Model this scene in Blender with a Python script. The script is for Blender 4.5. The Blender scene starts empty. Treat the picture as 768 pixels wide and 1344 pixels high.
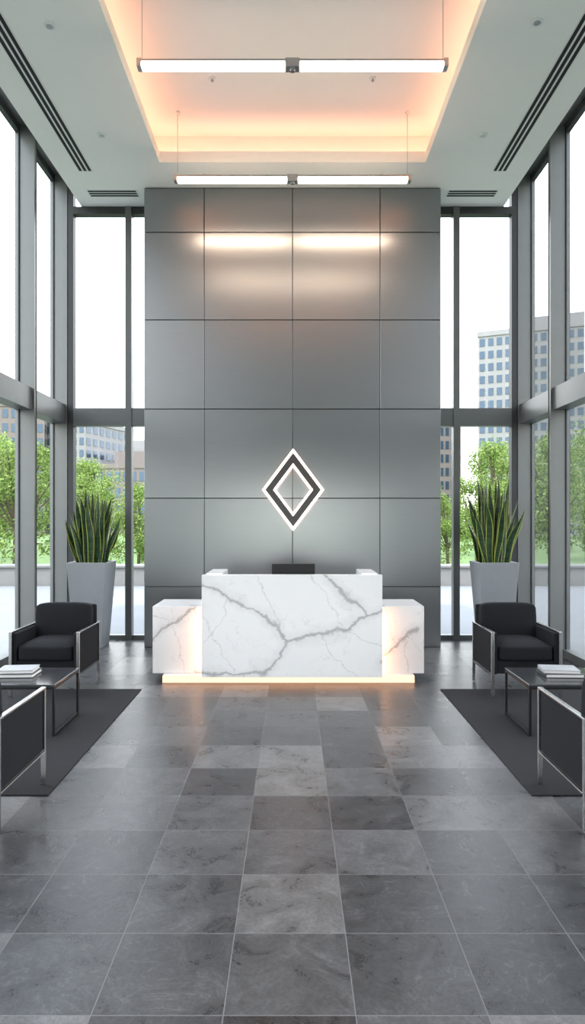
import bpy, bmesh, math, random
from mathutils import Vector, Matrix, noise as mnoise
random.seed(7)
S = bpy.context.scene
COL = S.collection
EYE = 1.65
S.view_settings.view_transform = 'Standard'
S.view_settings.exposure = 0.70
S.view_settings.gamma = 0.92

# ------------------------------------------------------------------ node helpers
class NT:
    def __init__(s, name):
        s.m = bpy.data.materials.new(name); s.m.use_nodes = True
        s.t = s.m.node_tree; s.t.nodes.clear()
        s.out = s.t.nodes.new('ShaderNodeOutputMaterial')
    def n(s, typ, ins=None, **kw):
        nd = s.t.nodes.new(typ)
        for k, v in kw.items(): setattr(nd, k, v)
        for k, v in (ins or {}).items():
            sock = nd.inputs[k]
            if isinstance(v, bpy.types.NodeSocket): s.t.links.new(v, sock)
            else: sock.default_value = v
        return nd
    def math(s, op, a, b=0.0, c=0.0, clamp=False):
        nd = s.t.nodes.new('ShaderNodeMath'); nd.operation = op; nd.use_clamp = clamp
        for i, v in enumerate((a, b, c)):
            if isinstance(v, bpy.types.NodeSocket): s.t.links.new(v, nd.inputs[i])
            else: nd.inputs[i].default_value = v
        return nd.outputs[0]
    def vmath(s, op, a, b=None, scale=None, out=0):
        nd = s.t.nodes.new('ShaderNodeVectorMath'); nd.operation = op
        for i, v in enumerate((a, b)):
            if v is None: continue
            if isinstance(v, bpy.types.NodeSocket): s.t.links.new(v, nd.inputs[i])
            else: nd.inputs[i].default_value = v
        if scale is not None:
            if isinstance(scale, bpy.types.NodeSocket): s.t.links.new(scale, nd.inputs['Scale'])
            else: nd.inputs['Scale'].default_value = scale
        return nd.outputs[out]
    def ramp(s, fac, stops, interp='LINEAR'):
        nd = s.t.nodes.new('ShaderNodeValToRGB'); cr = nd.color_ramp; cr.interpolation = interp
        while len(cr.elements) < len(stops): cr.elements.new(0.5)
        for e, (p, c) in zip(cr.elements, stops):
            e.position = p
            e.color = (c, c, c, 1) if isinstance(c, (int, float)) else (*c, 1)
        s.t.links.new(fac, nd.inputs[0]); return nd.outputs[0]
    def mix(s, fac, a, b, blend='MIX'):
        nd = s.t.nodes.new('ShaderNodeMix'); nd.data_type = 'RGBA'; nd.blend_type = blend
        for idx, v in ((0, fac), (6, a), (7, b)):
            if isinstance(v, bpy.types.NodeSocket): s.t.links.new(v, nd.inputs[idx])
            elif idx == 0: nd.inputs[0].default_value = v
            else: nd.inputs[idx].default_value = (*v, 1)
        return nd.outputs[2]
    def bsdf(s, **ins):
        nd = s.n('ShaderNodeBsdfPrincipled')
        for k, v in ins.items():
            k = k.replace('_', ' ')
            sock = nd.inputs[k]
            if isinstance(v, bpy.types.NodeSocket): s.t.links.new(v, sock)
            elif isinstance(v, tuple) and len(v) == 3 and sock.type == 'RGBA': sock.default_value = (*v, 1)
            else: sock.default_value = v
        s.t.links.new(nd.outputs[0], s.out.inputs[0]); return nd
    def bump(s, h, strength=0.3, dist=0.01):
        return s.n('ShaderNodeBump', {'Height': h, 'Strength': strength, 'Distance': dist}).outputs[0]
    def obj(s):
        return s.n('ShaderNodeTexCoord').outputs['Object']

def m_plain(name, col, rough=0.5, metal=0.0, var=0.04, nscale=8.0, bump=0.0, spec=0.5):
    t = NT(name); co = t.obj()
    nz = t.n('ShaderNodeTexNoise', {'Vector': co, 'Scale': nscale, 'Detail': 4.0}).outputs[0]
    lo = tuple(max(0, c*(1-var)) for c in col); hi = tuple(min(1, c*(1+var)) for c in col)
    c = t.mix(nz, lo, hi)
    b = t.bsdf(Base_Color=c, Roughness=rough, Metallic=metal, Specular_IOR_Level=spec)
    if bump: t.t.links.new(t.bump(nz, bump, 0.003), b.inputs['Normal'])
    return t.m

def m_emit(name, col, strength):
    t = NT(name)
    e = t.n('ShaderNodeEmission', {'Color': (*col, 1), 'Strength': strength})
    t.t.links.new(e.outputs[0], t.out.inputs[0]); return t.m

def m_glass(name):
    t = NT(name)
    tr = t.n('ShaderNodeBsdfTransparent', {'Color': (0.95, 0.96, 0.965, 1)})
    gl = t.n('ShaderNodeBsdfGlossy', {'Color': (0.9, 0.95, 1, 1), 'Roughness': 0.01})
    fr = t.n('ShaderNodeFresnel', {'IOR': 1.35}).outputs[0]
    mx = t.n('ShaderNodeMixShader', {0: t.math('MULTIPLY', fr, 0.5, clamp=True)})
    t.t.links.new(tr.outputs[0], mx.inputs[1]); t.t.links.new(gl.outputs[0], mx.inputs[2])
    t.t.links.new(mx.outputs[0], t.out.inputs[0]); return t.m

TILE = 0.44
def m_floor():
    t = NT('slate_tiles'); co = t.obj()
    sp = t.n('ShaderNodeSeparateXYZ', {0: co})
    u = t.math('DIVIDE', t.math('ADD', sp.outputs[0], 0.23), TILE)
    v = t.math('DIVIDE', t.math('ADD', sp.outputs[1], -2.664), TILE)
    fu, fv = t.math('FLOOR', u), t.math('FLOOR', v)
    cu, cv = t.math('FRACT', u), t.math('FRACT', v)
    eu = t.math('MINIMUM', cu, t.math('SUBTRACT', 1.0, cu))
    ev = t.math('MINIMUM', cv, t.math('SUBTRACT', 1.0, cv))
    e = t.math('MINIMUM', eu, ev)
    grout = t.math('LESS_THAN', e, 0.0045)
    cell = t.n('ShaderNodeCombineXYZ', {0: fu, 1: fv, 2: 5.0}).outputs[0]
    wn = t.n('ShaderNodeTexWhiteNoise', {'Vector': cell}, noise_dimensions='3D')
    rnd = wn.outputs['Value']
    off = t.vmath('MULTIPLY', wn.outputs['Color'], (40, 40, 40))
    p = t.vmath('ADD', co, off)
    n1 = t.n('ShaderNodeTexNoise', {'Vector': p, 'Scale': 5.0, 'Detail': 12.0, 'Roughness': 0.72, 'Distortion': 0.8}).outputs[0]
    n2 = t.n('ShaderNodeTexNoise', {'Vector': p, 'Scale': 60.0, 'Detail': 8.0, 'Roughness': 0.8}).outputs[0]
    n3 = t.n('ShaderNodeTexNoise', {'Vector': p, 'Scale': 3.4, 'Detail': 9.0, 'Roughness': 0.62, 'Distortion': 0.8}).outputs[0]
    lay = t.math('MULTIPLY', n3, 9.0)
    st = t.math('ADD', t.math('FLOOR', lay), t.ramp(t.math('FRACT', lay), [(0.0, 0.0), (0.2, 1.0)]))
    edge = t.ramp(t.math('FRACT', lay), [(0.0, 1.0), (0.05, 0.7), (0.16, 0.0)])
    edge = t.math('MULTIPLY', edge, t.ramp(n1, [(0.45, 0.0), (0.60, 1.0)]))
    base = t.ramp(rnd, [(0.0, (0.034, 0.034, 0.036)), (0.35, (0.054, 0.055, 0.057)), (0.7, (0.080, 0.080, 0.082)), (1.0, (0.135, 0.132, 0.129))])
    mod = t.math('ADD', t.math('MULTIPLY', t.ramp(n1, [(0.34, 0.0), (0.66, 1.0)]), 0.9), 0.55)
    mod2 = t.math('ADD', t.math('MULTIPLY', t.ramp(n2, [(0.3, 0.0), (0.7, 1.0)]), 0.7), 0.65)
    c = t.vmath('SCALE', base, scale=t.math('MULTIPLY', mod, mod2))
    c = t.mix(t.math('MULTIPLY', edge, 0.40), c, (0.19, 0.188, 0.185))
    c = t.mix(grout, c, (0.17, 0.165, 0.16))
    rough = t.math('ADD', t.math('MULTIPLY', n1, 0.26), 0.17)
    rough = t.math('MAXIMUM', rough, t.math('MULTIPLY', grout, 0.7))
    h = t.math('ADD', t.math('MULTIPLY', n1, 0.6), t.math('MULTIPLY', n2, 0.15))
    h = t.math('ADD', h, t.math('MULTIPLY', st, 0.045))
    h = t.math('SUBTRACT', h, t.math('MULTIPLY', grout, 0.5))
    b = t.bsdf(Base_Color=c, Roughness=rough)
    t.t.links.new(t.bump(h, 0.5, 0.006), b.inputs['Normal'])
    return t.m

def m_marble():
    """White marble; the big veins follow fixed polylines through the block (object space), roughened by noise."""
    t = NT('white_marble'); co = t.obj()
    nz = t.n('ShaderNodeTexNoise', {'Vector': co, 'Scale': 6.0, 'Detail': 9.0, 'Roughness': 0.66})
    dv = t.vmath('SCALE', t.vmath('SUBTRACT', nz.outputs['Color'], (0.5, 0.5, 0.5)), scale=0.17)
    p = t.vmath('ADD', co, dv)
    sp = t.n('ShaderNodeSeparateXYZ', {0: p})
    dy = t.math('SUBTRACT', sp.outputs[1], 6.6)
    q = t.n('ShaderNodeCombineXYZ', {0: t.math('ADD', sp.outputs[0], t.math('MULTIPLY', dy, 0.35)), 1: 0.0,
                                      2: t.math('ADD', sp.outputs[2], t.math('MULTIPLY', dy, 0.2))}).outputs[0]
    def W(px, py, s=133.3): return ((px - 384) / s, 0.0, 1.65 - (py - 680) / s)
    def lines(paths):
        m = None
        for path in paths:
            pts = [Vector(W(*a)) for a in path]
            for a, b_ in zip(pts, pts[1:]):
                ba = b_ - a
                pa = t.vmath('SUBTRACT', q, tuple(a))
                h = t.math('MULTIPLY', t.vmath('DOT_PRODUCT', pa, tuple(ba), out=1), 1 / ba.length_squared, clamp=True)
                d = t.vmath('LENGTH', t.vmath('SUBTRACT', pa, t.vmath('SCALE', tuple(ba), scale=h)), out=1)
                m = d if m is None else t.math('MINIMUM', m, d)
        return m
    big = lines([[(255, 760), (300, 784), (338, 804), (366, 824), (376, 840), (420, 832), (452, 826), (482, 808), (515, 795)],
                 [(376, 840), (366, 864), (345, 884), (262, 884)],
                 [(420, 745), (452, 780), (482, 808)],
                 [(196, 842), (232, 815), (262, 796)],
                 [(500, 872), (532, 850), (562, 822)]])
    small = lines([[(452, 826), (480, 842), (530, 856)], [(262, 800), (284, 842), (310, 884)], [(336, 748), (352, 790), (376, 840)],
                   [(300, 784), (290, 820), (262, 850)], [(400, 745), (440, 800), (452, 826)], [(420, 832), (438, 862), (470, 890)],
                   [(196, 806), (232, 815), (250, 890)], [(532, 850), (520, 800), (505, 780)], [(545, 838), (552, 890)]])
    wn = t.n('ShaderNodeTexNoise', {'Vector': co, 'Scale': 4.0, 'Detail': 4.0}).outputs[0]
    wv = t.math('ADD', t.math('MULTIPLY', wn, 2.8), -0.6)   # local width factor
    bd = t.math('DIVIDE', big, t.math('MAXIMUM', wv, 0.25))
    thin = t.ramp(bd, [(0.0, 1.0), (0.008, 0.75), (0.024, 0.0)])
    wide = t.ramp(bd, [(0.0, 1.0), (0.03, 0.5), (0.11, 0.0)])
    thin2 = t.ramp(small, [(0.0, 1.0), (0.006, 0.0)])
    ps = t.n('ShaderNodeMapping', {'Vector': t.vmath('ADD', co, t.vmath('SCALE', dv, scale=1.8)), 'Rotation': (0, 0.6, 0), 'Scale': (0.6, 0.4, 1.6)}).outputs[0]
    vo = t.n('ShaderNodeTexVoronoi', {'Vector': ps, 'Scale': 5.0}, feature='DISTANCE_TO_EDGE').outputs[0]
    hair = t.math('MULTIPLY', t.ramp(vo, [(0.0, 1.0), (0.02, 0.0)]), t.ramp(wn, [(0.47, 0.0), (0.6, 1.0)]))
    c = t.mix(t.math('MULTIPLY', wide, 0.34), (0.74, 0.74, 0.735), (0.38, 0.38, 0.385))
    c = t.mix(t.math('MULTIPLY', hair, 0.30), c, (0.34, 0.34, 0.345))
    c = t.mix(t.math('MULTIPLY', thin2, 0.42), c, (0.30, 0.30, 0.305))
    c = t.mix(t.math('MULTIPLY', thin, 0.62), c, (0.24, 0.235, 0.235))
    t.bsdf(Base_Color=c, Roughness=0.16)
    return t.m

def m_metal_panel():
    t = NT('brushed_steel_panel'); co = t.obj()
    st = t.n('ShaderNodeMapping', {'Vector': co, 'Scale': (1.2, 1.0, 260.0)}).outputs[0]
    br = t.n('ShaderNodeTexNoise', {'Vector': st, 'Scale': 2.0, 'Detail': 3.0}).outputs[0]
    rp = t.n('ShaderNodeNewGeometry').outputs['Random Per Island']
    c = t.mix(br, (0.305, 0.318, 0.328), (0.390, 0.403, 0.412))
    c = t.mix(t.math('MULTIPLY', rp, 0.45), c, (0.265, 0.278, 0.288))
    tg = t.n('ShaderNodeTangent', direction_type='RADIAL', axis='Z').outputs[0]
    b = t.bsdf(Base_Color=c, Roughness=0.28, Metallic=1.0, Anisotropic=0.55, Tangent=tg)
    t.t.links.new(t.bump(br, 0.06, 0.001), b.inputs['Normal'])
    return t.m

def m_fabric(name, col, scale=260.0):
    t = NT(name); co = t.obj()
    w1 = t.n('ShaderNodeTexNoise', {'Vector': co, 'Scale': scale, 'Detail': 2.0}).outputs[0]
    w2 = t.n('ShaderNodeTexNoise', {'Vector': co, 'Scale': 6.0, 'Detail': 3.0}).outputs[0]
    c = t.mix(w1, tuple(x*0.6 for x in col), tuple(x*1.5 for x in col))
    c = t.mix(t.math('MULTIPLY', w2, 0.3), c, tuple(x*1.6 for x in col))
    b = t.bsdf(Base_Color=c, Roughness=0.85, Sheen_Weight=0.02, Specular_IOR_Level=0.2)
    t.t.links.new(t.bump(w1, 0.4, 0.002), b.inputs['Normal'])
    return t.m

def m_leaf():
    t = NT('snake_plant_leaf')
    uv = t.n('ShaderNodeTexCoord').outputs['UV']
    sp = t.n('ShaderNodeSeparateXYZ', {0: uv})
    ed = t.math('ABSOLUTE', t.math('SUBTRACT', sp.outputs[0], 0.5))
    edge = t.math('GREATER_THAN', ed, 0.39)
    co = t.obj()
    st = t.n('ShaderNodeMapping', {'Vector': co, 'Scale': (6, 6, 45)}).outputs[0]
    nz = t.n('ShaderNodeTexNoise', {'Vector': st, 'Scale': 1.0, 'Detail': 2.0, 'Distortion': 0.6}).outputs[0]
    c = t.ramp(nz, [(0.4, (0.006, 0.026, 0.009)), (0.58, (0.020, 0.066, 0.018))])
    c = t.mix(edge, c, (0.30, 0.33, 0.07))
    t.bsdf(Base_Color=c, Roughness=0.4)
    return t.m

def m_foliage():
    t = NT('tree_foliage')
    r = t.n('ShaderNodeNewGeometry').outputs['Random Per Island']
    c = t.ramp(r, [(0, (0.09, 0.15, 0.035)), (0.5, (0.18, 0.26, 0.075)), (1, (0.32, 0.39, 0.14))])
    d = t.n('ShaderNodeBsdfDiffuse', {'Color': c}); tl = t.n('ShaderNodeBsdfTranslucent', {'Color': c})
    mx = t.n('ShaderNodeMixShader', {0: 0.4, 1: d.outputs[0], 2: tl.outputs[0]})
    t.t.links.new(mx.outputs[0], t.out.inputs[0]); return t.m

M = dict(
    floor=m_floor(), marble=m_marble(), panel=m_metal_panel(), glass=m_glass('window_glass'),
    ceil=m_plain('ceiling_plaster', (0.84, 0.825, 0.80), 0.8, var=0.015),
    dark=m_plain('dark_gap', (0.015, 0.015, 0.016), 0.7),
    frame=m_plain('anodised_frame', (0.15, 0.157, 0.155), 0.38, 0.4, 0.05),
    framedk=m_plain('gasket_dark', (0.03, 0.032, 0.034), 0.5),
    rearwall=m_plain('wall_paint_grey', (0.30, 0.30, 0.30), 0.7),
    white=m_plain('white_enamel', (0.75, 0.75, 0.74), 0.4, var=0.02),
    alu=m_plain('aluminium', (0.45, 0.46, 0.47), 0.3, 0.9, 0.03),
    chrome=m_plain('satin_steel', (0.55, 0.55, 0.545), 0.26, 1.0, 0.02),
    black=m_plain('black_steel', (0.018, 0.018, 0.019), 0.35, 0.3),
    backing=m_plain('sign_backing', (0.07, 0.075, 0.08), 0.4, 0.6),
    ttop=m_plain('table_top_smoked', (0.045, 0.047, 0.05), 0.12, 0.0, 0.1),
    fabric=m_fabric('charcoal_upholstery', (0.012, 0.013, 0.015)),
    rug=m_fabric('rug_wool', (0.022, 0.022, 0.024), 120.0),
    leaf=m_leaf(), soil=m_plain('soil', (0.03, 0.02, 0.014), 0.95, var=0.5, nscale=60, bump=0.6),
    pot=m_plain('planter_concrete', (0.25, 0.265, 0.28), 0.45, 0.0, 0.06, 12),
    led=m_emit('lamp_diffuser', (1.0, 0.76, 0.58), 11.0),
    cove=m_emit('cove_led', (1.0, 0.44, 0.27), 7.5),
    warm=m_emit('desk_led', (1.0, 0.50, 0.26), 15.0),
    plinth=m_emit('plinth_led', (1.0, 0.58, 0.36), 1.35),
    sign=m_emit('sign_led', (1.0, 0.68, 0.52), 8.0),
    paper=m_plain('book_pages', (0.70, 0.69, 0.66), 0.8, var=0.05, nscale=90),
    cover=m_plain('book_cover', (0.36, 0.37, 0.39), 0.4, var=0.25, nscale=14),
    coverdk=m_plain('book_cover_dark', (0.06, 0.065, 0.07), 0.4, var=0.2),
    screen=m_plain('monitor_plastic', (0.006, 0.006, 0.007), 0.5),
    pave=m_plain('terrace_paving', (0.16, 0.165, 0.17), 0.8, var=0.12, nscale=1.5),
    stone=m_plain('garden_stone', (0.17, 0.17, 0.165), 0.8, var=0.12, nscale=5, bump=0.3),
    bark=m_plain('bark', (0.10, 0.075, 0.055), 0.9, var=0.4, nscale=20, bump=0.5),
    foliage=m_foliage(),
    hedge=m_plain('lawn_green', (0.10, 0.16, 0.05), 0.95, var=0.35, nscale=3, bump=0.5),
    facade=m_plain('facade_light', (0.200, 0.200, 0.202), 0.7, var=0.05, nscale=1),
    brick=m_plain('facade_brick', (0.150, 0.130, 0.122), 0.8, var=0.1, nscale=1),
    bglass=m_plain('facade_glass', (0.045, 0.075, 0.11), 0.15, 0.3, 0.2, 0.3),
)

# ------------------------------------------------------------------ mesh builder
class MB:
    def __init__(s): s.v = []; s.f = []; s.mi = []; s.mats = []; s.uv = {}
    def mid(s, key):
        if key not in s.mats: s.mats.append(key)
        return s.mats.index(key)
    def box(s, x0, x1, y0, y1, z0, z1, mat):
        b = len(s.v); i = s.mid(mat)
        s.v += [(x0, y0, z0), (x1, y0, z0), (x1, y1, z0), (x0, y1, z0), (x0, y0, z1), (x1, y0, z1), (x1, y1, z1), (x0, y1, z1)]
        for q in ((0, 3, 2, 1), (4, 5, 6, 7), (0, 1, 5, 4), (1, 2, 6, 5), (2, 3, 7, 6), (3, 0, 4, 7)):
            s.f.append(tuple(b + k for k in q)); s.mi.append(i)
    def quad(s, pts, mat):
        b = len(s.v); s.v += [tuple(p) for p in pts]; s.f.append(tuple(range(b, b + len(pts)))); s.mi.append(s.mid(mat))
    def bar(s, p, q, r, mat, n=10):
        p, q = Vector(p), Vector(q); d = (q - p).normalized()
        a = d.orthogonal().normalized(); c = d.cross(a); b = len(s.v); i = s.mid(mat)
        for e in (p, q):
            for k in range(n):
                t = 2 * math.pi * k / n; s.v.append(tuple(e + a * math.cos(t) * r + c * math.sin(t) * r))
        for k in range(n):
            s.f.append((b + k, b + (k + 1) % n, b + n + (k + 1) % n, b + n + k)); s.mi.append(i)
        s.f.append(tuple(b + k for k in reversed(range(n)))); s.mi.append(i)
        s.f.append(tuple(b + n + k for k in range(n))); s.mi.append(i)
    def disc(s, c, r, h, mat, n=24): s.bar(c, (c[0], c[1], c[2] + h), r, mat, n)
    def obj(s, name, parent=None, bevel=0.0, seg=2, loc=(0, 0, 0), rot=0.0, smooth=False):
        me = bpy.data.meshes.new(name); me.from_pydata(s.v, [], s.f)
        for k in s.mats: me.materials.append(M[k])
        me.polygons.foreach_set('material_index', s.mi); me.update()
        o = bpy.data.objects.new(name, me); COL.objects.link(o)
        o.location = loc; o.rotation_euler = (0, 0, rot)
        if parent: o.parent = parent
        if smooth: me.polygons.foreach_set('use_smooth', [True] * len(me.polygons))
        if bevel:
            m = o.modifiers.new('bevel', 'BEVEL'); m.width = bevel; m.segments = seg; m.limit_method = 'ANGLE'
        return o

def empty(name, loc=(0, 0, 0), rot=0.0):
    o = bpy.data.objects.new(name, None); COL.objects.link(o); o.location = loc; o.rotation_euler = (0, 0, rot)
    o.empty_display_size = 0.2; return o

def cushion(name, w, d, h, loc, parent, mat='fabric', bulge=0.02, rx=0.0, bev=0.012):
    bm = bmesh.new(); bmesh.ops.create_cube(bm, size=1.0)
    bmesh.ops.subdivide_edges(bm, edges=bm.edges, cuts=9, use_grid_fill=True)
    for v in bm.verts:
        x, y, z = v.co * 2
        fx, fy, fz = (1 - x**4), (1 - y**4), (1 - z**4)
        v.co = Vector((v.co.x * w, v.co.y * d, v.co.z * h))
        v.co.z += bulge * fx * fy * (1 if z > .9 else (-.3 if z < -.9 else 0))
        v.co.y += bulge * fx * fz * (1 if y > .9 else (-1 if y < -.9 else 0)) * 0.6
        for (a, b_, ia, ib) in ((x, z, 0, 2), (y, z, 1, 2), (x, y, 0, 1)):
            k = max(0, abs(a) - .75) / .25 * max(0, abs(b_) - .75) / .25
            v.co[ia] -= math.copysign(k * bev, a); v.co[ib] -= math.copysign(k * bev, b_)
    me = bpy.data.meshes.new(name); bm.to_mesh(me); bm.free()
    me.materials.append(M[mat]); me.polygons.foreach_set('use_smooth', [True] * len(me.polygons))
    o = bpy.data.objects.new(name, me); COL.objects.link(o); o.location = loc; o.rotation_euler = (rx, 0, 0); o.parent = parent
    m = o.modifiers.new('sub', 'SUBSURF'); m.levels = 1; m.render_levels = 1
    return o

# ------------------------------------------------------------------ shell
ZC = EYE + 4.22          # main ceiling height
YB0, YB1 = 8.55, 9.10    # metal wall front, rear glazing
YR = -3.0                # wall behind camera
GX = 3.25

b = MB(); b.box(-3.3, 3.3, YR - .1, 9.2, -0.12, 0.0, 'floor'); b.obj('floor')

# ceiling with cove recess
b = MB()
T = 0.13; OX = 1.58; OY0, OY1 = 1.2, 7.95
b.box(-2.82, -OX, YR, 9.2, ZC, ZC + T, 'ceil'); b.box(OX, 2.82, YR, 9.2, ZC, ZC + T, 'ceil')
b.box(-OX, OX, OY1, 9.2, ZC, ZC + T, 'ceil'); b.box(-OX, OX, YR, OY0, ZC, ZC + T, 'ceil')
ZR = EYE + 4.66; RX = 1.82; RY0, RY1 = 0.96, 8.19
b.box(-RX, RX, RY0, RY1, ZR, ZR + .1, 'ceil')
for sgn in (-1, 1):
    x0, x1 = sorted((sgn * RX, sgn * (RX + .06))); b.box(x0, x1, RY0, RY1, ZC + T, ZR + .1, 'ceil')
b.box(-RX, RX, RY1, RY1 + .06, ZC + T, ZR + .1, 'ceil'); b.box(-RX, RX, RY0 - .06, RY0, ZC + T, ZR + .1, 'ceil')
# perimeter pockets
for sgn in (-1, 1):
    x0, x1 = sorted((sgn * 2.82, sgn * 2.86)); b.box(x0, x1, YR, 9.2, ZC, ZC + .5, 'ceil')
b.box(-3.35, 3.35, YR - .1, 9.25, ZC + .62, ZC + .78, 'dark')
ceiling = b.obj('ceiling')
b = MB()
for sgn in (-1, 1):
    x0, x1 = sorted((sgn * 2.86, sgn * 3.32)); b.box(x0, x1, YR, 9.2, ZC + .42, ZC + .6, 'frame')
b.obj('trim_1')

# cove led strips on the ledge
b = MB()
for sgn in (-1, 1):
    x0, x1 = sorted((sgn * 1.70, sgn * 1.73)); b.box(x0, x1, OY0, 8.05, ZC + T, ZC + T + .02, 'cove')
b.box(-1.68, 1.68, 8.05, 8.08, ZC + T, ZC + T + .02, 'cove')
b.box(-1.68, 1.68, 1.06, 1.09, ZC + T, ZC + T + .02, 'cove')
b.obj('cove_light_strip')

# slot diffusers
def slot(x0, x1, y0, y1, n, along, name):
    b = MB(); b.box(x0, x1, y0, y1, ZC - .004, ZC, 'white')
    for k in range(n):
        if along == 'y':
            w = (x1 - x0) / n; c = x0 + w * (k + .5); b.box(c - w * .3, c + w * .3, y0 + .02, y1 - .02, ZC - .006, ZC - .003, 'dark')
        else:
            w = (y1 - y0) / n; c = y0 + w * (k + .5); b.box(x0 + .02, x1 - .02, c - w * .3, c + w * .3, ZC - .006, ZC - .003, 'dark')
    return b.obj(name)
for sgn in (-1, 1):
    x0, x1 = sorted((sgn * 2.43, sgn * 2.60)); slot(x0, x1, YR + .5, 8.16, 3, 'y', 'air_diffuser')
    x0, x1 = sorted((sgn * 2.0, sgn * 2.66)); slot(x0, x1, 8.62, 8.80, 3, 'x', 'air_vent')
for x, y in ((-2.08, 5.74), (-2.10, 7.38), (2.08, 5.70), (2.10, 7.38)):
    b = MB(); b.disc((0, 0, -.012), .05, .012, 'white'); b.disc((0, 0, -.014), .03, .004, 'alu'); b.obj('smoke_detector', loc=(x, y, ZC))
for x, y in ((-.85, 7.1), (.85, 7.1)):
    b = MB(); b.disc((0, 0, -.01), .035, .01, 'white'); b.disc((0, 0, -.03), .008, .02, 'alu'); b.disc((0, 0, -.034), .016, .004, 'alu'); b.obj('fire_sprinkler', loc=(x, y, ZR))
for x in (-1.08, 1.1):
    b = MB(); b.disc((0, 0, -.012), .025, .012, 'alu'); b.obj('fire_sprinkler', loc=(x, 8.25, ZC))

# metal feature wall
b = MB(); b.box(-1.885, 1.885, YB0 + .02, 9.16, 0, ZC, 'dark')
xs = [-1.895, -1.127, 0, 1.117, 1.895]; zs = [0.0, .775, 1.903, 3.04, 4.177, 5.294, ZC - .012]
g = .0045
for i in range(4):
    for j in range(6):
        b.box(xs[i] + g, xs[i + 1] - g, YB0, YB0 + .03, zs[j] + g, zs[j + 1] - g, 'panel')
for sgn in (-1, 1):
    x0, x1 = sorted((sgn * 1.885, sgn * 1.895)); b.box(x0, x1, YB0 + .035, 9.16, 0, ZC - .01, 'panel')
b.obj('wall_back', bevel=.002, seg=1)

# side glazing
def side_window(sgn, name):
    b = MB()
    ys = [9.07 - 1.15 * k for k in range(0, 11)]
    def bx(a, c, *r): x0, x1 = sorted((sgn * a, sgn * c)); b.box(x0, x1, *r)
    for y in ys:
        bx(3.05, GX + .03, y, y + .055, 0.0, ZC + .42, 'frame')
        bx(3.045, 3.055, y + .055, y + .065, 0.0, ZC + .42, 'framedk')
        bx(3.225, 3.235, y - .02, y, 0.0, ZC + .42, 'framedk')
    zt0, zt1 = EYE + 1.28, EYE + 1.54
    bx(3.08, GX + .02, YR, 9.12, zt0, zt1, 'frame')
    bx(GX - .06, GX + .04, YR, 9.12, 0.0, .10, 'frame')
    bx(GX - .03, GX + .03, YR, 9.12, ZC + .34, ZC + .42, 'framedk')
    x = sgn * GX
    for z0, z1 in ((.10, zt0), (zt1, ZC + .36)):
        b.quad([(x, YR, z0), (x, 9.1, z0), (x, 9.1, z1), (x, YR, z1)], 'glass')
    return b.obj(name)
side_window(-1, 'window_1'); side_window(1, 'window_2')

def back_window(sgn, name):
    b = MB()
    def bx(a, c, *r): x0, x1 = sorted((sgn * a, sgn * c)); b.box(x0, x1, *r)
    y0, y1 = YB1, YB1 + .10
    zt0, zt1 = EYE + 1.25, EYE + 1.49
    bx(2.97, 3.045, y0 - .02, y1, 0, ZC + .4, 'framedk')
    bx(2.18, 2.265, y0 - .03, y1, .0, ZC, 'frame'); bx(1.90, 1.935, y0, y1, 0, ZC, 'frame')
    bx(1.9, 2.97, y0 - .02, y1, zt0, zt1, 'frame'); bx(1.9, 2.97, y0, y1, 0, .06, 'frame')
    bx(1.9, 2.97, y0 - .02, y1, ZC - .10, ZC, 'framedk')
    y = y0 + .05
    for z0, z1 in ((.06, zt0), (zt1, ZC - .08)):
        x0, x1 = sorted((sgn * 1.93, sgn * 3.0))
        b.quad([(x0, y, z0), (x1, y, z0), (x1, y, z1), (x0, y, z1)], 'glass')
    return b.obj(name)
back_window(-1, 'window_3'); back_window(1, 'window_4')

# wall behind the camera; unseen glazing added in it to give front fill light
ZG = 2.6
b = MB()
b.box(-3.3, 3.3, YR - .12, YR, ZG, ZC + .6, 'rearwall')
for sgn in (-1, 1):
    x0, x1 = sorted((sgn * 2.0, sgn * 3.3)); b.box(x0, x1, YR - .12, YR, 0, ZG, 'rearwall')
b.obj('wall_front')
b = MB()
for x in (-1.96, -1.0, 0, 1.0, 1.96): b.box(x - .04, x + .04, YR - .1, YR, 0, ZG, 'frame')
for z in (0, ZG - .1): b.box(-2.0, 2.0, YR - .09, YR - .01, z, z + .1, 'frame')
b.quad([(-2.0, YR - .05, .1), (2.0, YR - .05, .1), (2.0, YR - .05, ZG - .1), (-2.0, YR - .05, ZG - .1)], 'glass')
b.obj('fill_glazing')

# ------------------------------------------------------------------ pendants
def pendant(y, z):
    e = empty('pendant_light', (-.0, y, z)); L = 1.35
    b = MB()
    b.box(-L, L, -.035, .035, .012, .058, 'alu')
    b.obj('housing', e, .004)
    b = MB()
    b.box(-L + .03, -.065, -.038, .038, -.010, .034, 'led'); b.box(.065, L - .03, -.038, .038, -.010, .034, 'led')
    b.obj('diffuser', e, .003)
    b = MB()
    b.box(-.062, .062, -.042, .042, -.014, .062, 'alu'); b.disc((0, 0, -.035), .024, .022, 'alu')
    for sx in (-1, 1):
        x0, x1 = sorted((sx * (L - .03), sx * (L + .01))); b.box(x0, x1, -.042, .042, -.012, .062, 'alu')
    b.obj('end_caps', e, .003)
    b = MB()
    for sx in (-1, 1): b.bar((sx * (L - .03), 0, .06), (sx * (L - .03), 0, ZR - z), .0035, 'alu', 6); b.disc((sx * (L - .03), 0, ZR - z - .02), .025, .02, 'white')
    b.obj('suspension_wires', e)
pendant(5.88, EYE + 3.95); pendant(7.70, EYE + 3.87)

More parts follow.
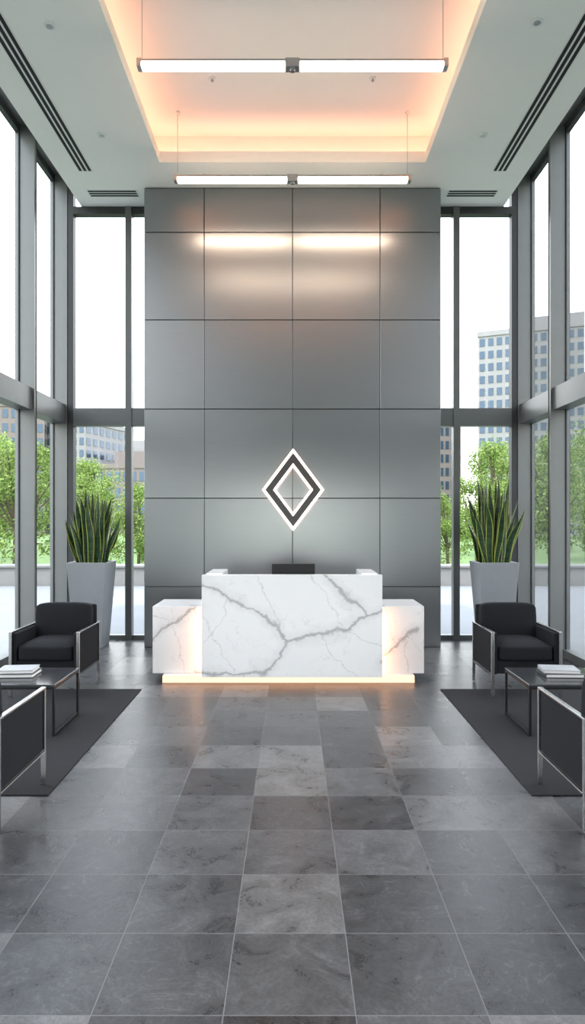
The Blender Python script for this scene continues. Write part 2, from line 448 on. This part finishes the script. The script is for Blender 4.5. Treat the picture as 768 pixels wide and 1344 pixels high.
# ------------------------------------------------------------------ sign (plain stand-in mark)
e = empty('wall_sign', (0.008, YB0 - .045, 2.01))
def rhomb(hw, hh, w, d, mat, y0):
    b = MB(); i = b.mid(mat)
    o = [(0, hh), (hw, 0), (0, -hh), (-hw, 0)]
    k = w / (hw * hh / math.hypot(hw, hh))
    inn = [(x * (1 - k), z * (1 - k)) for x, z in o]
    for a in range(4):
        c = (a + 1) % 4
        P = [o[a], o[c], inn[c], inn[a]]
        for yy in (y0, y0 + d): b.quad([(p[0], yy, p[1]) for p in P], mat)
        b.quad([(o[a][0], y0, o[a][1]), (o[c][0], y0, o[c][1]), (o[c][0], y0 + d, o[c][1]), (o[a][0], y0 + d, o[a][1])], mat)
        b.quad([(inn[a][0], y0, inn[a][1]), (inn[c][0], y0, inn[c][1]), (inn[c][0], y0 + d, inn[c][1]), (inn[a][0], y0 + d, inn[a][1])], mat)
    return b
rhomb(.39, .52, .026, .022, 'sign', 0).obj('outer_tube', e)
rhomb(.25, .333, .022, .022, 'sign', 0).obj('inner_tube', e)
rhomb(.375, .50, .10, .010, 'backing', .012).obj('backing', e)
b = MB()
for x, z in ((0, .47), (0, -.47), (.35, 0), (-.35, 0)): b.bar((x, .02, z), (x, .046, z), .008, 'black', 8)
b.obj('standoffs', e)

# ------------------------------------------------------------------ reception desk
e = empty('reception_desk', (0, 0, 0))
def part(name, boxes, bev=.004):
    b = MB()
    for x in boxes: b.box(*x)
    return b.obj(name, e, bev)
part('front_panel', [(-.895, .885, 6.60, 6.70, .08, 1.09, 'marble')])
part('end_returns', [(-.86, -.70, 6.70, 7.25, .08, 1.10, 'marble'), (.69, .85, 6.70, 7.25, .08, 1.10, 'marble')])
part('left_wing', [(-1.42, -.865, 6.80, 7.40, .075, .755, 'marble')])
part('right_wing', [(.855, 1.335, 6.80, 7.40, .075, .755, 'marble')])
part('transaction_shelf', [(-.70, .69, 6.70, 6.86, 1.02, 1.05, 'marble')])
part('work_surface', [(-.70, .69, 6.70, 7.38, .70, .74, 'white')])
part('inner_body', [(-.70, .69, 6.72, 6.80, .08, .70, 'white')])
part('plinth', [(-1.30, 1.22, 6.72, 7.32, .0, .075, 'white')], 0)
part('plinth_light', [(-1.30, 1.22, 6.70, 6.72, .005, .072, 'plinth')], 0)
part('seam_lights', [(-.885, -.862, 6.702, 6.716, .10, .73, 'warm'), (.852, .875, 6.702, 6.716, .10, .73, 'warm')], 0)

e = empty('computer_monitor', (.01, 7.02, .742))
b = MB(); b.box(-.225, .225, -.015, .015, .10, .43, 'screen'); b.obj('screen', e, .006)
b = MB(); b.box(-.09, .09, -.07, .09, 0, .012, 'screen'); b.box(-.03, .03, .0, .02, .012, .2, 'screen'); b.obj('stand', e, .003)

# ------------------------------------------------------------------ armchairs
def armchair(x, y, rot, z=0.007):
    e = empty('armchair', (x, y, z), rot)
    W, D = .325, .335   # half sizes; front is -Y
    b = MB()
    for s in (-1, 1):
        x0, x1 = sorted((s * (W - .012), s * (W - .065))); b.box(x0, x1, -D + .02, D - .03, .205, .585, 'fabric')
    b.obj('arm_panels', e, .012, 3)
    b = MB()
    for s in (-1, 1):
        x0, x1 = sorted((s * W, s * (W - .030)))
        b.box(x0, x1, -D, -D + .016, 0, .60, 'chrome')
        b.box(x0, x1, D - .03, D - .014, 0, .60, 'chrome')
        b.box(x0, x1, -D + .016, D - .03, .587, .60, 'chrome')
        x2, x3 = sorted((s * W, s * (W - .012)))
        b.box(x2, x3, -D + .016, D - .03, .195, .207, 'chrome')
    b.obj('steel_frame', e, .003)
    b = MB(); b.box(-W + .06, W - .06, -D + .03, D - .04, .21, .33, 'fabric')
    b.obj('seat_base', e, .012, 3)
    cushion('seat_cushion', 2 * W - .132, .56, .16, (0, -.045, .40), e, bulge=.018)
    cushion('back_cushion', 2 * W - .10, .15, .50, (0, .225, .535), e, bulge=.018, rx=math.radians(-5), bev=.006)
    b = MB(); b.box(-W + .03, W - .03, D - .055, D + .0, .21, .775, 'fabric')
    b.obj('back_panel', e, .02, 3)
    return e
armchair(-2.275, 6.47, 0); armchair(2.145, 6.47, 0)
armchair(-1.85, 3.815, math.pi); armchair(1.84, 3.815, math.pi)

# rugs
for x0, x1 in ((-2.98, -1.45), (1.42, 2.98)):
    b = MB(); b.box(x0, x1, 3.98, 6.45, 0.0, .007, 'rug'); b.obj('area_rug', bevel=.002, seg=1)

# coffee tables + books
def table(x0, x1, y0, y1):
    cx, cy = (x0 + x1) / 2, (y0 + y1) / 2; hx, hy = (x1 - x0) / 2, (y1 - y0) / 2
    e = empty('coffee_table', (cx, cy, .007)); H = .39; r = .009
    b = MB(); b.box(-hx, hx, -hy, hy, H - .018, H, 'ttop'); b.obj('top', e, .003)
    b = MB()
    for sx in (-1, 1):
        X = sx * (hx - r)
        for sy in (-1, 1):
            Y = sy * (hy - r); b.box(X - r, X + r, Y - r, Y + r, 0, H - .018, 'black')
        b.box(X - r, X + r, -hy + 2 * r, hy - 2 * r, 0, 2 * r, 'black')
        b.box(X - r, X + r, -hy + 2 * r, hy - 2 * r, H - .036, H - .019, 'black')
    for sy in (-1, 1):
        Y = sy * (hy - r); b.box(-hx + 2 * r, hx - 2 * r, Y - r, Y + r, H - .036, H - .019, 'black')
    b.obj('frame', e, .0015, 1)
table(-2.52, -1.79, 5.04, 5.62); table(1.78, 2.52, 5.04, 5.62)
def book(x, y, z, w, d, h, rot, cov):
    e = empty('book', (x, y, z), rot)
    b = MB(); b.box(-w/2, w/2, -d/2, d/2, 0, .004, cov); b.box(-w/2, w/2, -d/2, d/2, h - .004, h, cov); b.box(-w/2, -w/2 + .004, -d/2, d/2, .004, h - .004, cov)
    b.obj('cover', e, .001, 1)
    b = MB(); b.box(-w/2 + .005, w/2 - .006, -d/2 + .005, d/2 - .005, .004, h - .004, 'paper'); b.obj('pages', e)
zt = .398
book(-2.19, 5.36, zt, .30, .23, .030, .05, 'coverdk'); book(-2.19, 5.36, zt + .031, .28, .21, .026, .10, 'cover')
book(2.14, 5.36, zt, .30, .23, .030, -.03, 'coverdk'); book(2.13, 5.36, zt + .031, .28, .21, .026, -.12, 'cover')

# ------------------------------------------------------------------ snake plants
def snake_plant(x, y, hmax, seed):
    rd = random.Random(seed); e = empty('potted_snake_plant', (x, y, 0))
    b = MB(); H = 1.09; t, u = .25, .175
    rings = []
    for hw, z in ((u, 0), (t, H), (t - .025, H), (t - .035, H - .06)):
        base = len(b.v); b.v += [(-hw, -hw, z), (hw, -hw, z), (hw, hw, z), (-hw, hw, z)]; rings.append(base)
    i = b.mid('pot')
    for r0, r1 in zip(rings, rings[1:]):
        for k in range(4): b.f.append((r0 + k, r0 + (k + 1) % 4, r1 + (k + 1) % 4, r1 + k)); b.mi.append(i)
    b.f.append((rings[0] + 3, rings[0] + 2, rings[0] + 1, rings[0])); b.mi.append(i)
    b.f.append(tuple(rings[3] + k for k in range(4))); b.mi.append(b.mid('soil'))
    b.obj('planter', e, .008)
    vs, fs, uvs = [], [], []
    N = 14
    for k in range(38):
        a = k * 2.4 + rd.uniform(-.3, .3); r = .18 * math.sqrt((k + .5) / 38)
        bx, by = r * math.cos(a), r * math.sin(a)
        h = rd.uniform(.5, .9) * hmax if k > 14 else rd.uniform(.78, 1.0) * hmax
        lean = min(.22, r * rd.uniform(.5, 1.6) + rd.uniform(0, .05)); la = a + rd.uniform(-.4, .4)
        w = rd.uniform(.032, .047); yaw = rd.uniform(-.7, .7); tw = rd.uniform(-.9, .9)
        base = len(vs)
        for j in range(N + 1):
            s = j / N
            c = Vector((bx + lean * math.cos(la) * s**1.4, by + lean * math.sin(la) * s**1.5 * .7, 1.02 + h * s))
            c.x += .010 * math.sin(s * 7 + k)
            ww = w * (0.62 + .40 * math.sin(min(1, s * 1.6) * math.pi * .55)) * (1 - max(0, (s - .55) / .45)**2.2) + .0008
            an = yaw + tw * s; dx = Vector((math.cos(an), math.sin(an), 0)); nn = Vector((-math.sin(an), math.cos(an), 0))
            for q in (-1, -.3, .3, 1):
                vs.append(tuple(c + dx * ww * q + nn * (abs(q) * ww * .35)))
            if j:
                p0 = base + (j - 1) * 4; p1 = base + j * 4
                for q in range(3):
                    fs.append((p0 + q, p0 + q + 1, p1 + q + 1, p1 + q))
                    us = [0, .35, .65, 1]; uvs.append([(us[q], s - 1 / N), (us[q + 1], s - 1 / N), (us[q + 1], s), (us[q], s)])
    me = bpy.data.meshes.new('leaves'); me.from_pydata(vs, [], fs); me.materials.append(M['leaf'])
    uvl = me.uv_layers.new(name='UVMap'); li = 0
    for f in uvs:
        for c in f: uvl.data[li].uv = c; li += 1
    me.polygons.foreach_set('use_smooth', [True] * len(fs))
    o = bpy.data.objects.new('leaves', me); COL.objects.link(o); o.parent = e
snake_plant(-2.59, 8.66, 1.0, 3); snake_plant(2.60, 8.66, 1.15, 11)

# ------------------------------------------------------------------ exterior
b = MB()
b.box(-250, 250, -150, 300, -.30, -.13, 'hedge'); b.obj('ground')
b = MB()
b.box(-12, -3.31, -12, 16.5, -.125, -.02, 'pave'); b.box(3.31, 12, -12, 16.5, -.125, -.02, 'pave')
b.box(-3.31, 3.31, 9.22, 16.5, -.125, -.02, 'pave'); b.box(-3.31, 3.31, -12, -3.15, -.125, -.02, 'pave')
b.obj('terrace')
b = MB(); b.box(-30, 30, 16.6, 17.1, -.13, .42, 'stone'); b.box(-30, 30, 16.55, 17.15, .42, .48, 'stone'); b.obj('garden_wall', bevel=.01)

def tree_mesh(seed, nl=6500):
    rd = random.Random(seed); b = MB()
    b.bar((0, 0, -.13), (.05, .02, 2.0), .09, 'bark', 9)
    clumps = []
    for k in range(30):
        a = rd.uniform(0, 6.283); z = rd.uniform(1.0, 5.0); rr = rd.uniform(.2, 1.6) * math.sqrt(max(.05, 1 - ((z - 2.9) / 2.4)**2))
        c = Vector((rr * math.cos(a), rr * math.sin(a), z)); clumps.append((c, rd.uniform(.35, .75)))
        b.bar((.05, .02, min(z, 1.6)), tuple(c), .025, 'bark', 5)
    for k in range(nl):
        c, r = rd.choice(clumps)
        d = Vector((rd.gauss(0, 1), rd.gauss(0, 1), rd.gauss(0, 1))).normalized() * r * rd.uniform(.5, 1.1)
        p = c + d; n = (d.normalized() + Vector((rd.uniform(-.8, .8), rd.uniform(-.8, .8), rd.uniform(-.5, .9)))).normalized()
        u = n.orthogonal().normalized(); v = n.cross(u); s = rd.uniform(.045, .08)
        b.quad([p - u * s, p + v * s * .6, p + u * s, p - v * s * .6], 'foliage')
    o = b.obj('tree'); return o
protos = [tree_mesh(s) for s in (1, 2, 3)]
pos = [(-8.2, 19.8, .85), (-10.4, 22.5, .95), (-7.0, 23, .62), (-13.5, 27, 1.1), (-9.0, 30, .85), (-16, 34, 1.2), (-12, 38, 1.0), (-4.6, 20, .55), (-6.2, 34, .75),
       (4.6, 19.8, .5), (7.9, 20.5, .84), (10.4, 22, 1.0), (6.6, 24, .66), (13.2, 27, 1.1), (9.4, 31, 1.0), (15.5, 34, 1.2), (12, 40, 1.2), (6.4, 34, .8),
       (-18, 26, 1.2), (18, 26, 1.2), (-17, 12, 1.1), (17, 12, 1.1), (-2, 40, .8), (2, 42, .8), (8, 44, .9), (-17, 44, 1.2), (17.5, 44, 1.2)]
for k, (x, y, s) in enumerate(pos):
    if k < 3: o = protos[k]
    else: o = bpy.data.objects.new('tree', protos[k % 3].data); COL.objects.link(o)
    o.location = (x, y, -.13 * (1 - s)); o.scale = (s, s, s * .95); o.rotation_euler = (0, 0, k * 1.7)

def building(cx, cy, w, d, h, nx, ny, nz, mat, rot, fw=.62, fh=.6):
    b = MB(); b.box(-w/2, w/2, -d/2, d/2, -.2, h, mat)
    b.box(-w/2 - .1, w/2 + .1, -d/2 - .1, d/2 + .1, h, h + .5, mat)
    b.box(-w/4, w/4, -d/4, d/4, h + .5, h + 2.0, mat)
    fz = h / nz
    for j in range(nz):
        z0 = j * fz + fz * (1 - fh) / 2; z1 = z0 + fz * fh
        for i in range(nx):
            c = -w/2 + w / nx * (i + .5); q = w / nx * fw / 2
            for yy in (-d/2 - .04, d/2 + .04): b.quad([(c - q, yy, z0), (c + q, yy, z0), (c + q, yy, z1), (c - q, yy, z1)], 'bglass')
        for i in range(ny):
            c = -d/2 + d / ny * (i + .5); q = d / ny * fw / 2
            for xx in (-w/2 - .04, w/2 + .04): b.quad([(xx, c - q, z0), (xx, c + q, z0), (xx, c + q, z1), (xx, c - q, z1)], 'bglass')
    b.obj('office_building', loc=(cx, cy, 0), rot=rot)
building(26.2, 68, 13, 9, 19.6, 16, 10, 16, 'facade', math.radians(-24), .62, .60)
building(16.3, 82, 6, 8, 12.5, 9, 6, 8, 'brick', 0.1)
building(36, 84, 12, 10, 14, 10, 7, 8, 'facade', 0, .85, .5)
building(-24.5, 78, 7, 9, 12.0, 8, 7, 9, 'facade', -.3, .6)
building(-17.5, 76, 8, 8, 7.0, 9, 6, 4, 'brick', -.1)
building(-31, 76, 7, 10, 13.5, 8, 7, 9, 'brick', .2)
building(-21, 100, 16, 9, 11, 14, 7, 7, 'facade', .0)
building(50, 110, 16, 12, 30, 10, 8, 14, 'facade', .3, .8)
building(0, 120, 20, 12, 10, 12, 8, 4, 'facade', 0)

# ------------------------------------------------------------------ light
sun = bpy.data.lights.new('sun', 'SUN'); sun.energy = 2.6; sun.angle = math.radians(2); sun.color = (1, .96, .9)
so = bpy.data.objects.new('sun', sun); COL.objects.link(so); so.rotation_euler = (math.radians(29), 0, 0)
W = bpy.data.worlds.new('sky'); S.world = W; W.use_nodes = True
nt = W.node_tree; nt.nodes.clear()
out = nt.nodes.new('ShaderNodeOutputWorld'); bg = nt.nodes.new('ShaderNodeBackground')
tc = nt.nodes.new('ShaderNodeTexCoord'); sp = nt.nodes.new('ShaderNodeSeparateXYZ'); cr = nt.nodes.new('ShaderNodeValToRGB')
nt.links.new(tc.outputs['Generated'], sp.inputs[0]); nt.links.new(sp.outputs[2], cr.inputs[0])
cr.color_ramp.elements[0].color = (1, .985, .96, 1); cr.color_ramp.elements[1].color = (.76, .86, 1, 1); cr.color_ramp.elements[1].position = .8
nt.links.new(cr.outputs[0], bg.inputs[0]); bg.inputs[1].default_value = 3.5
nt.links.new(bg.outputs[0], out.inputs[0])

# ------------------------------------------------------------------ camera
cam = bpy.data.cameras.new('camera'); co = bpy.data.objects.new('camera', cam); COL.objects.link(co)
co.location = (0, 0, EYE); co.rotation_euler = (math.radians(90), 0, 0)
cam.sensor_fit = 'HORIZONTAL'; cam.sensor_width = 36; cam.lens = 36 * 880 / 768; cam.shift_y = 8 / 768
cam.clip_end = 1000
S.camera = co
